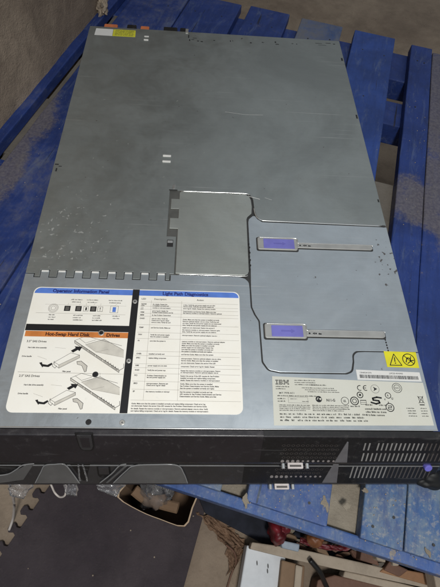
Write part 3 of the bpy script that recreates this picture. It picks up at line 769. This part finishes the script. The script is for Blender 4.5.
# edge of the lower case below its bezel
bm = bmesh.new(); box(bm, -20, 460, DY - 24.5, DY, -86.6, -85.2); link('front_lip', bm, 'dim_steel', s2, bevel=.0003)
# purple thumb screw
p = P(428, 465, -.047)
bm = bmesh.new(); tube(bm, [p + Vector((0, .004, -.006)), p + Vector((0, -.004, 0))], .0042, 14, False); link('thumb_screw', bm, 'knob', s2, bevel=.001)

# --------------------------------------------------------------- the bench
TH = math.radians(-16.5)
bench = empty('slatted_bench', (0, 0, 0), TH)
tag(bench, 'low slatted bench of worn blue painted boards that carries the two rack servers', 'bench')
B1 = blue_wood('blue_board', .38, .22)
BL = blue_wood('blue_board_left', .5, .2, patch=[((-.112, .47, -.088), (.03, .12, .2)), ((-.105, .56, -.088), (.05, .10, .2))])
B2 = blue_wood('blue_rail', .4, .5, tone=(.024, .070, .26), film=.45)
B3 = blue_wood('blue_board_dusty', .85, .3, tone=(.035, .09, .26), film=.8)
Bp = blue_wood('blue_board_patched', .10, .12, patch=[((.548, .39, -.088), (.045, .055, .2)), ((.50, -.03, -.088), (.03, .02, .2))], film=.95)
Bw = blue_wood('board_worn_bare', .25, .25, patch=[((.665, .68, -.088), (.10, .30, .2)), ((.60, .40, -.088), (.06, .12, .2))], film=.95)
Bx = blue_wood('board_front_scuffed', .10, .15, tone=(.024, .062, .25), film=.55)
def board(u0, u1, v0, v1, zt, th, mat, name='deck_board', jit=True):
    bm = bmesh.new(); n = max(4, int((v1 - v0) / 60)); A = []
    for i in range(n + 1):
        v = v0 + (v1 - v0) * i / n
        j = (lambda: random.uniform(-.6, .6)) if jit and (v1 - v0) > 150 else (lambda: 0)
        A.append([bm.verts.new(Vector(q) * MM) for q in ((u0 + j(), v, zt), (u1 + j(), v, zt), (u1, v, zt - th), (u0, v, zt - th))])
    for a, b in zip(A, A[1:]):
        for q in range(4): bm.faces.new((a[q], a[(q + 1) % 4], b[(q + 1) % 4], b[q]))
    bm.faces.new(A[0][::-1]); bm.faces.new(A[-1])
    return link(name, bm, mat, bench, bevel=.0018)
random.seed(11)
board(-352, -266, 16, 1006, -88, 19, B1)
board(-240, -121, 17, 1004, -88, 19, BL)
board(-118, -2, 17, 1004, -88, 19, B1)
board(18, 110, 16, 1009, -88, 19, B1)
board(138, 232, 19, 1006, -88.4, 19, B3)
board(260, 350, 18, 1005, -88, 19, B2 if False else Bx)
board(387, 433, 18, 997, -88.5, 19, Bp)
board(434.2, 545, 19, 985, -88.9, 19, Bw)
board(560, 650, 18, 995, -88, 19, B1)
def cross(v0, v1, mat, z=-107.6, t=44, u0=-352, u1=650, name='cross_beam'):
    bm = bmesh.new(); box(bm, u0, u1, v0, v1, z - t, z); return link(name, bm, mat, bench, bevel=.0018)
cross(884, 985, B1); cross(735, 808, B1); cross(420, 574, 'dustwood'); cross(250, 405, B1); cross(21, 95, 'barewood', t=38)
cross(8, 20.5, B2, -97, 30, name='front_rail')
bm = bmesh.new(); box(bm, -264, -242, 100, 1000, -125, -108); 
link('lower_rail', bm, 'dustwood', bench)
random.seed(77)
for (a, b) in ((-352, -266), (-240, -121), (-118, -2), (18, 110), (138, 232), (260, 350), (387, 433), (434.2, 545), (560, 650)):
    for v in (40, 770, 935):
        for f in ((.25, .75) if v != 770 else (.5,)):
            u = a + (b - a) * f + random.uniform(-5, 5); vv = v + random.uniform(-8, 8); r = 1.5
            bm = bmesh.new(); poly(bm, circ(u, vv, r, 10), -90, -87.5); link('nail_head', bm, 'dark_steel', bench)
for u in (-300, 150, 600):
    for v in (60, 930):
        bm = bmesh.new(); box(bm, u - 35, u + 35, v - 30, v + 30, -450, -152); link('leg', bm, B1, bench, bevel=.002)

# ------------------------------------------------------------- the setting
def uvw(u, v, z): return Vector((u * math.cos(TH) - v * math.sin(TH), u * math.sin(TH) + v * math.cos(TH), z))
bm = bmesh.new()
n = 90
vs = [[bm.verts.new(uvw(-.40 + 3.4 * i / n, -1.2 + 3.9 * j / n, -.45 + .004 * noise.noise(Vector((i * .35, j * .35, 0))))) for j in range(n + 1)] for i in range(n + 1)]
for i in range(n):
    for j in range(n): bm.faces.new((vs[i][j], vs[i + 1][j], vs[i + 1][j + 1], vs[i][j + 1]))
tag(link('floor', bm, 'floor', None, True), kind='structure')
bm = bmesh.new(); vs = []
nu, nz = 120, 70
for i in range(nu + 1):
    row = []
    for j in range(nz + 1):
        v = -.05 + 3.0 * i / nu; z = -.46 + 1.9 * j / nz
        row.append(bm.verts.new(uvw(-.283 + .003 * noise.noise(Vector((v * 6, z * 6, 3))) + .002 * noise.noise(Vector((v * 30, z * 30, 3))), v, z)))
    vs.append(row)
for i in range(nu):
    for j in range(nz): bm.faces.new((vs[i][j], vs[i + 1][j], vs[i + 1][j + 1], vs[i][j + 1]))
fr = [vs[i][0] for i in range(nu + 1)] 
# thickness of the wall
ret = bmesh.ops.extrude_face_region(bm, geom=list(bm.faces))
for v in ret['geom']:
    if isinstance(v, bmesh.types.BMVert): v.co -= Vector((math.cos(TH), math.sin(TH), 0)) * .12
tag(link('wall', bm, 'wall', None, True), kind='structure')

# ------------------------------------------------------- things on the floor
FZ = -.45
# foam mat with jigsaw edge, u -85..222, v < 60
bm = bmesh.new(); pts = []
a0 = Vector((-.065, -.015)); a1 = Vector((-.121, -.116)); d_ = (a1 - a0).normalized(); n_ = Vector((d_.y, -d_.x)); L_ = 0
left = []
a0 -= d_ * .124
while L_ < .5:
    for along, out in ((0, 0), (6, 0), (8, 6), (4, 13), (8, 18), (17, 18), (21, 13), (17, 6), (19, 0), (25, 0)):
        q = a0 + d_ * (L_ + along * MM) + n_ * out * MM; left.append((q.x * 1000, q.y * 1000))
    L_ += .031
outline = left + [tuple(uvw(.226, -.47, 0)[:2] * 1) if False else (uvw(.226, -.47, 0).x * 1000, uvw(.226, -.47, 0).y * 1000), (uvw(.226, .15, 0).x * 1000, uvw(.226, .15, 0).y * 1000)]
poly(bm, outline, -450, -438)
tag(link('foam_mat', bm, 'mat', None, bevel=.001), 'dark purple-grey foam floor mat with jigsaw left edge', 'floor mat')

# crumpled sheet helper
def crumple(name, cx, cy, z, rx, ry, h, mat, seed, freq=30, label=None, cat=None, rot=0, group=None):
    bm = bmesh.new(); bmesh.ops.create_icosphere(bm, subdivisions=4, radius=1)
    for v in bm.verts:
        d = v.co.normalized(); nn = abs(noise.noise(d * freq * .08 + Vector((seed, 0, 0)))) + .5 * abs(noise.noise(d * freq * .2 + Vector((0, seed, 0))))
        r = .65 + .75 * nn
        v.co = Vector((d.x * rx * r, d.y * ry * r, max(d.z, -.45) * h * r))
    for v in bm.verts: v.co += Vector((0, 0, .45 * h))
    o = link(name, bm, mat, None, mat in ('rubber', 'orangep', 'redp', 'film')); o.location = (cx, cy, z); o.rotation_euler.z = rot
    tag(o, label, cat, group); return o

# cardboard box, open, seen from above
rim = [P(u, v, -.27) for u, v in ((124, 485), (117, 497), (139, 511), (160, 519.5), (185, 526.5), (193, 508), (201, 489))]
back = [P(214, 462, -.27), P(128, 462, -.27)]
ring = catmull(rim, 3) + back
bx_ = empty('cardboard_box', (ring[0].x, ring[0].y, FZ)); org = Vector(bx_.location)
tag(bx_, 'open brown cardboard box on the floor under the front edge of the servers', 'box')
cen = sum(ring, Vector()) / len(ring)
bm = bmesh.new(); N = len(ring)
def shr(p, f, z): q = cen + (p - cen) * f; return Vector((q.x, q.y, z)) - org
ot = [bm.verts.new(shr(p, 1.0, -.27)) for p in ring]; ob = [bm.verts.new(shr(p, .93, -.436)) for p in ring]
it = [bm.verts.new(shr(p, .955, -.27)) for p in ring]; ib = [bm.verts.new(shr(p, .89, -.430)) for p in ring]
rimf = []
for i in range(N):
    j = (i + 1) % N
    bm.faces.new((ot[i], ot[j], ob[j], ob[i])); bm.faces.new((it[j], it[i], ib[i], ib[j])); f = bm.faces.new((ot[j], ot[i], it[i], it[j])); f.material_index = 1
bm.faces.new(ib); bm.faces.new(ob[::-1])
link('box_wall', bm, ['card', 'card_edge'], bx_)
p = P(148, 500, -.36)
bm = bmesh.new()
tube(bm, [P(134, 490, -.31) - org, P(146, 499, -.32) - org, P(162, 504, -.32) - org, P(178, 508, -.31) - org], .008, 8, True, .35)
link('inner_flap', bm, 'card', bx_)
p = P(156, 492, -.30)
crumple('plastic_bag', p.x, p.y, -.34, .028, .026, .035, 'film', 3.3, 14, 'crumpled clear plastic bag inside the cardboard box', 'plastic bag')
p = P(146, 492, -.33)
crumple('paper_wad', p.x, p.y, -.40, .026, .022, .04, 'dustwood', 5.1, 16, 'grey crumpled paper beside the clear bag inside the box', 'paper')

# white cables and film hanging below the front edge
def cable(name, pts, r, mat, label, cat='cable', group=None):
    bm = bmesh.new(); tube(bm, pts, r, 8); return tag(link(name, bm, mat, None, True), label, cat, group)
cable('cable', [P(49, 480, -.12), P(52, 487, -.13), P(55, 493, -.14), P(60, 497, -.14), P(65, 495, -.13), P(66, 486, -.12), P(65, 478, -.11)], .0012, 'wcable', 'white cable loop hanging below the left end of the lower server')
cable('cable', [P(9, 482, -.16), P(12, 492, -.25), P(14, 505, -.35), P(13, 518, -.42), P(9, 530, -.435)], .0022, 'wcable', 'white cable hanging to the floor at the far left')
def film(name, pix, z, label, seed):
    bm = bmesh.new(); n = 9
    a, b, c, d = [P(u, v, z) for u, v in pix]
    g = []
    for i in range(n + 1):
        row = []
        for j in range(n + 1):
            s, t = i / n, j / n
            q = a * (1 - s) * (1 - t) + b * s * (1 - t) + c * s * t + d * (1 - s) * t
            q.z += .010 * noise.noise(Vector((s * 4 + seed, t * 4, 0))) + .004 * noise.noise(Vector((s * 11, t * 11, seed)))
            row.append(bm.verts.new(q))
        g.append(row)
    for i in range(n):
        for j in range(n): bm.faces.new((g[i][j], g[i + 1][j], g[i + 1][j + 1], g[i][j + 1]))
    o = link(name, bm, 'film', None, True); m = o.modifiers.new('s', 'SOLIDIFY'); m.thickness = .0006
    tag(o, label, 'plastic film')
film('plastic_film', ((8, 480), (36, 480), (24, 499), (10, 496)), -.115, 'scrap of clear packing film below the lower server at the far left', 1)
film('plastic_film', ((62, 478), (78, 478), (77, 496), (66, 495)), -.115, 'scrap of clear packing film beside the white cable loop', 4)
film('plastic_film', ((94, 478), (130, 478), (116, 497), (98, 490)), -.115, 'scrap of clear packing film between the cable loop and the cardboard box', 7)

# black lead and knob under the right end of the bezel
cable('cable', [P(446, 470, -.075), P(432, 480, -.08), P(425, 484, -.08), P(420, 482, -.08), P(417, 476, -.08)], .0035, 'bcable', 'black cable curling under the right end of the lower server')
pc = P(424, 480, -.086)
crumple('rubber_foot', pc.x + .004, pc.y, -.0868, 0.019, .012, .015, 'rubber', 2.2, 5, 'black rounded rubber foot on the bench under the right end of the servers', 'rubber foot')

p = P(103, 12, -.088); crumple('paper_scrap', p.x, p.y, -.088, .012, .02, .02, 'palewood', 6.1, 20, 'beige paper scrap on the bench behind the back left corner of the servers', 'paper')
# brown paper and thin lead on the floor
p = P(222, 528, FZ)
def strip(name, pts, w, mat, label, cat, th=.0012, lift=.02, seed=0):
    c = catmull(pts, 8); bm = bmesh.new(); rings = []
    for i, q in enumerate(c):
        t = (c[min(i + 1, len(c) - 1)] - c[max(i - 1, 0)]).normalized(); s = t.cross(Vector((0, 0, 1))).normalized()
        ww = w * (1 + .4 * noise.noise(Vector((i * .4, seed, 0)))); row = []
        for k_ in range(7):
            f = k_ / 6 - .5
            row.append(bm.verts.new(q + s * ww * f + Vector((0, 0, lift * .35 * (.25 - f * f) + .012 * noise.noise(Vector((i * .9, k_ * 1.3, seed)))))))
        rings.append(row)
    for a, b in zip(rings, rings[1:]):
        for k_ in range(6): bm.faces.new((a[k_], a[k_ + 1], b[k_ + 1], b[k_]))
    o = link(name, bm, mat, None, mat != 'kraft'); m = o.modifiers.new('s', 'SOLIDIFY'); m.thickness = th
    return tag(o, label, cat)
def sheet(pix, z, lift, mat, label, cat, seed):
    bm = bmesh.new(); n = 16; a, b, c, d = [P(u, v, z) for u, v in pix]; g = []
    for i in range(n + 1):
        row = []
        for j in range(n + 1):
            s_, t = i / n, j / n; q = a * (1 - s_) * (1 - t) + b * s_ * (1 - t) + c * s_ * t + d * (1 - s_) * t
            h = abs(noise.noise(Vector((s_ * 5 + seed, t * 3, 0)))) + .5 * abs(noise.noise(Vector((s_ * 13, t * 9, seed))))
            e = noise.noise(Vector((s_ * 6, t * 6, seed + 9))) * .008 if i in (0, n) or j in (0, n) else 0
            row.append(bm.verts.new(q + Vector((e, e, lift * h))))
        g.append(row)
    for i in range(n):
        for j in range(n): bm.faces.new((g[i][j], g[i + 1][j], g[i + 1][j + 1], g[i][j + 1]))
    o = link('paper_scrap', bm, mat, None); m = o.modifiers.new('s', 'SOLIDIFY'); m.thickness = .0008
    return tag(o, label, cat)
sheet(((196, 512), (222, 520), (247, 546), (226, 548)), FZ + .004, .016, 'kraft', 'crumpled orange-brown paper scrap lying on the floor right of the cardboard box', 'paper', 1.3)
sheet(((226, 546), (244, 548), (236, 566), (229, 572)), FZ + .004, .012, 'kraft', 'small orange-brown paper scrap pointing down beside the thin dark cord', 'paper', 7.7)
cable('cord', [P(226, 545, FZ + .03), P(234, 552, FZ + .02), P(236, 562, FZ + .008), P(231, 575, FZ + .004), P(226, 592, FZ + .004)], .0016, 'redbrown', 'thin dark brown cord on the floor left of the white board', 'cord')
# pebbles / crumbs
random.seed(21)
crumbs = bmesh.new()
for i in range(150):
    u, v = random.choice(((random.uniform(0, 440), random.uniform(495, 587)), (random.uniform(100, 440), random.uniform(0, 60))))
    q = P(u, v, FZ + .0005); r = random.uniform(.0005, .0016)
    if v > 490 and u < 215 and random.random() < .8: continue
    if uvw(0, 0, 0) is None: continue
    vloc = [Vector(random.choice(((1, 0, 0), (0, 1, 0)))) for _ in range(1)]
    b0 = len(crumbs.verts); bmesh.ops.create_icosphere(crumbs, subdivisions=1, radius=r, matrix=Matrix.Translation(q + Vector((0, 0, r * .5 + (.012 if u < 205 and v > 490 else 0)))))
tag(link('grit', crumbs, 'palewood', None, False), 'pale grit and crumbs scattered over the floor', 'grit', kind='stuff')
# dust crumbs on the bench
random.seed(22); crumbs = bmesh.new()
for i in range(420):
    if random.random() < .45: u = random.uniform(345, 545); v = random.uniform(120, 800)
    elif random.random() < .5: u = random.uniform(-260, -40); v = random.uniform(20, 900)
    else: u = random.uniform(140, 540); v = random.uniform(14, 70)
    if not any(a + 2 < u < b - 2 for a, b in ((-352, -262), (-228, -140), (-118, -2), (18, 110), (138, 232), (260, 350), (387, 433), (437, 545))): continue
    r = random.uniform(.00025, .0009)
    q = uvw(u * MM, v * MM, -.088 - (.002 if u > 437 else 0))
    bmesh.ops.create_icosphere(crumbs, subdivisions=1, radius=r, matrix=Matrix.Translation(q + Vector((0, 0, r * .3))))
tag(link('dust_crumbs', crumbs, 'palewood', None), 'pale dust crumbs scattered over the blue bench boards', 'dust', kind='stuff')

# white board, wood blocks and laths at the bottom
def slab(name, pix, z0, z1, mat, label, cat, bevel=.002, group=None):
    bm = bmesh.new(); poly(bm, [tuple(P(u, v, z1)[:2][i] * 1000 for i in (0, 1)) for u, v in pix], z0 * 1000, z1 * 1000)
    return tag(link(name, bm, mat, None, bevel=bevel), label, cat, group)
wb = slab('white_board', ((247, 545), (286, 556), (280, 600), (238, 600)), -.44, -.40, 'whitep', 'white painted board with dark slots lying left of the wood blocks', 'board')
bm = bmesh.new()
for u, v in ((257, 563), (268, 566), (267.5, 571)):
    c = P(u, v, -.40); poly(bm, circ(c.x * 1000, c.y * 1000, 1.2, 8, 3), -400.5, -399.6)
sl = link('slots', bm, 'ink', wb)
slab('wood_block', ((282, 560), (305, 566), (303, 600), (278, 600)), -.44, -.385, 'card', 'brown cardboard-coloured wood block beside the white board', 'wood block')
slab('wood_block', ((296, 564.5), (303, 566.5), (300, 600), (293, 600)), -.3848, -.38, 'palewood', 'pale strip of wood on top of the brown block', 'wood strip')
slab('wood_lath', ((252, 542), (300, 549), (360, 562), (445, 583), (445, 592), (340, 570), (290, 559), (250, 549)), -.40, -.375, 'palewood', 'long pale wooden lath running below the bench front to the lower right corner', 'lath')
slab('wood_plank', ((335, 575), (445, 600), (445, 620), (310, 620), (318, 580)), -.44, -.40, 'redbrown', 'dark brown plank end in the lower right corner below the pale lath', 'plank')
slab('wood_plank', ((345, 571), (400, 583), (445, 594), (445, 600), (395, 590), (343, 577)), -.42, -.392, 'palewood', 'second narrower pale wooden plank just below the long lath', 'plank')
cable('cord', [P(310, 560, -.36), P(320, 572, -.37), P(325, 583, -.39), P(330, 594, -.40)], .004, 'bcable', 'black cord hanging over the pale lath beside the brown block')
slab('wood_bar', ((386, 566), (445, 577), (445, 590), (380, 572)), -.43, -.372, 'orangewood', 'orange-brown wooden bar above the pale lath at the right edge', 'bar')
slab('cloth_and_shade', ((190, 478), (320, 500), (450, 545), (450, 600), (300, 556), (262, 543), (205, 513)), -.44, -.43, 'navyc', 'dark cloth lying in the shade beneath the bench front', 'cloth')  # cloth extended as a dark sheet that stands in for under-bench shade
p = P(287, 528, -.30); crumple('red_bag', p.x, p.y, -.40, .018, .022, .05, 'redp', 1.7, 9, 'bright red crumpled bag under the bench front above the pale blue piece', 'bag')
p = P(319, 540, -.33); crumple('orange_ball', p.x, p.y, -.36, .017, .012, .02, 'orangep', 4.7, 6, 'orange rounded plastic piece under the bench right of the red bag', 'plastic piece')
strip('red_ribbon', [P(300, 540, -.36), P(320, 546, -.35), P(340, 548, -.35), P(356, 545, -.36)], .008, 'redp', 'dark red ribbon in the shade right of the orange piece', 'ribbon', seed=2)
slab('pale_blue_box', ((281, 540), (300, 544), (299, 552), (282, 548)), -.42, -.36, 'paleblue', 'small pale blue box between the red bag and the lath', 'box')
p = P(272, 541, -.36)
slab('wood_chip', ((316, 546), (326, 549), (330, 556), (318, 552)), -.40, -.372, 'card', 'small brown wood chip left among the scrap under the bench', 'wood chip')
slab('wood_chip', ((376, 552), (386, 551), (386, 563), (377, 560)), -.41, -.355, 'palewood', 'pale squarish wood chip under the bench near the right side', 'wood chip')
slab('wood_chip', ((393, 557), (402, 559), (399, 566), (393, 566)), -.41, -.36, 'palewood', 'pale pointed wood chip right of the squarish one', 'wood chip')
slab('wood_chip', ((390, 561), (409, 570), (400, 577), (384, 570)), -.41, -.368, 'redbrown', 'dark red-brown wood chip in front of the pale chips', 'wood chip')
slab('wood_chip', ((362, 549), (374, 552), (380, 566), (360, 560)), -.41, -.372, 'redbrown', 'dark brown wood chip left of the pale squarish one', 'wood chip')
slab('wood_chip', ((432, 565), (440, 568), (446, 590), (437, 590)), -.36, -.33, 'palewood', 'pale upright wood chip at the right edge of the photo', 'wood chip')
cable('cord', [P(405, 556, -.35), P(415, 562, -.34), P(425, 560, -.35), P(430, 568, -.35)], .002, 'wcable', 'pale grey cord loop among the scrap at the right under the bench')
random.seed(31)
for i in range(34):
    u = random.uniform(285, 438); t = (u - 250) / 190; v = 521 + t * 38 + random.uniform(3, 20)
    q = P(u, v, -.41); bm = bmesh.new(); a = random.uniform(.006, .016); b = random.uniform(.003, .007); an = random.uniform(-.9, .6)
    pts = []
    for k_ in range(7):
        tt = 2 * math.pi * k_ / 7 + random.uniform(-.3, .3); x, y = a * math.cos(tt), b * math.sin(tt)
        pts.append((x * math.cos(an) - y * math.sin(an), x * math.sin(an) + y * math.cos(an)))
    th = random.uniform(2, 6)
    poly(bm, [(x * 1000, y * 1000) for x, y in pts], -th, 0)
    o = link('wood_scrap', bm, random.choice(['redbrown', 'redbrown', 'dustwood', 'kraft', 'barewood', 'card']), None, bevel=.0005)
    o.location = (q.x, q.y, -.425 + random.uniform(.004, .05)); o.rotation_euler = (random.uniform(-.5, .5), random.uniform(-.5, .5), 0)
    tag(o, 'small splintered brown wood scrap in the dark heap under the bench front', 'wood scrap', 'wood scraps heaped under the bench front')
# yellowish leaf flakes on the front boards
random.seed(4)
for i, (u, v, a, b, lb) in enumerate(((325, 504, .0055, .0095, 'tan oval flake on the blue board at the front of the bench'), (347, 507, .005, .004, 'pale flake left of the small one on the bare board'),
        (365, 490, .0045, .003, 'small pale flake close under the bezel on the bare board'), (246, 500, .004, .008, 'narrow pale flake at the front left of the bench'), (428, 552, .003, .006, 'pale upright flake at the front edge right corner'))):
    q = P(u, v, -.088); bm = bmesh.new()
    pts = []
    for k_ in range(14):
        t = 2 * math.pi * k_ / 14; r = .8 + .75 * noise.noise(Vector((k_ * .8, i * 3.1, .5)))
        pts.append(((q.x + a * r * math.cos(t)) * 1000, (q.y + b * r * math.sin(t)) * 1000))
    poly(bm, pts, -88.4, -87.4); tag(link('wood_flake', bm, 'barewood', None, bevel=.0004), lb, 'flake')

# ------------------------------------------------------------------ lights
w = bpy.data.worlds.new('World'); S.world = w; w.use_nodes = True
bg = w.node_tree.nodes['Background']; bg.inputs[1].default_value = 1.0
wt = w.node_tree; tc = wt.nodes.new('ShaderNodeTexCoord'); sx = wt.nodes.new('ShaderNodeSeparateXYZ'); rp_ = wt.nodes.new('ShaderNodeValToRGB')
wt.links.new(tc.outputs['Generated'], sx.inputs[0]); wt.links.new(sx.outputs['Z'], rp_.inputs[0]); wt.links.new(rp_.outputs[0], bg.inputs[0])
rp_.color_ramp.elements[0].position = .25; rp_.color_ramp.elements[0].color = (.055, .050, .045, 1)
rp_.color_ramp.elements[1].position = .85; rp_.color_ramp.elements[1].color = (.46, .50, .54, 1)
rp_.color_ramp.interpolation = 'EASE'
def area(name, loc, target, size, energy, col):
    L = bpy.data.lights.new(name, 'AREA'); L.shape = 'DISK'; L.size = size; L.energy = energy; L.color = col
    o = bpy.data.objects.new(name, L); C.objects.link(o); o.location = loc
    o.rotation_euler = (Vector(target) - Vector(loc)).to_track_quat('-Z', 'Y').to_euler(); return o
area('ceiling_lamp', (.26, -.38, .92), (.2, .12, 0), .16, 8.2, (1, .985, .955))
S.view_settings.view_transform = 'Standard'; S.view_settings.look = 'None'; S.view_settings.exposure = 0; S.view_settings.gamma = 1
S.render.resolution_x = 768; S.render.resolution_y = 1024
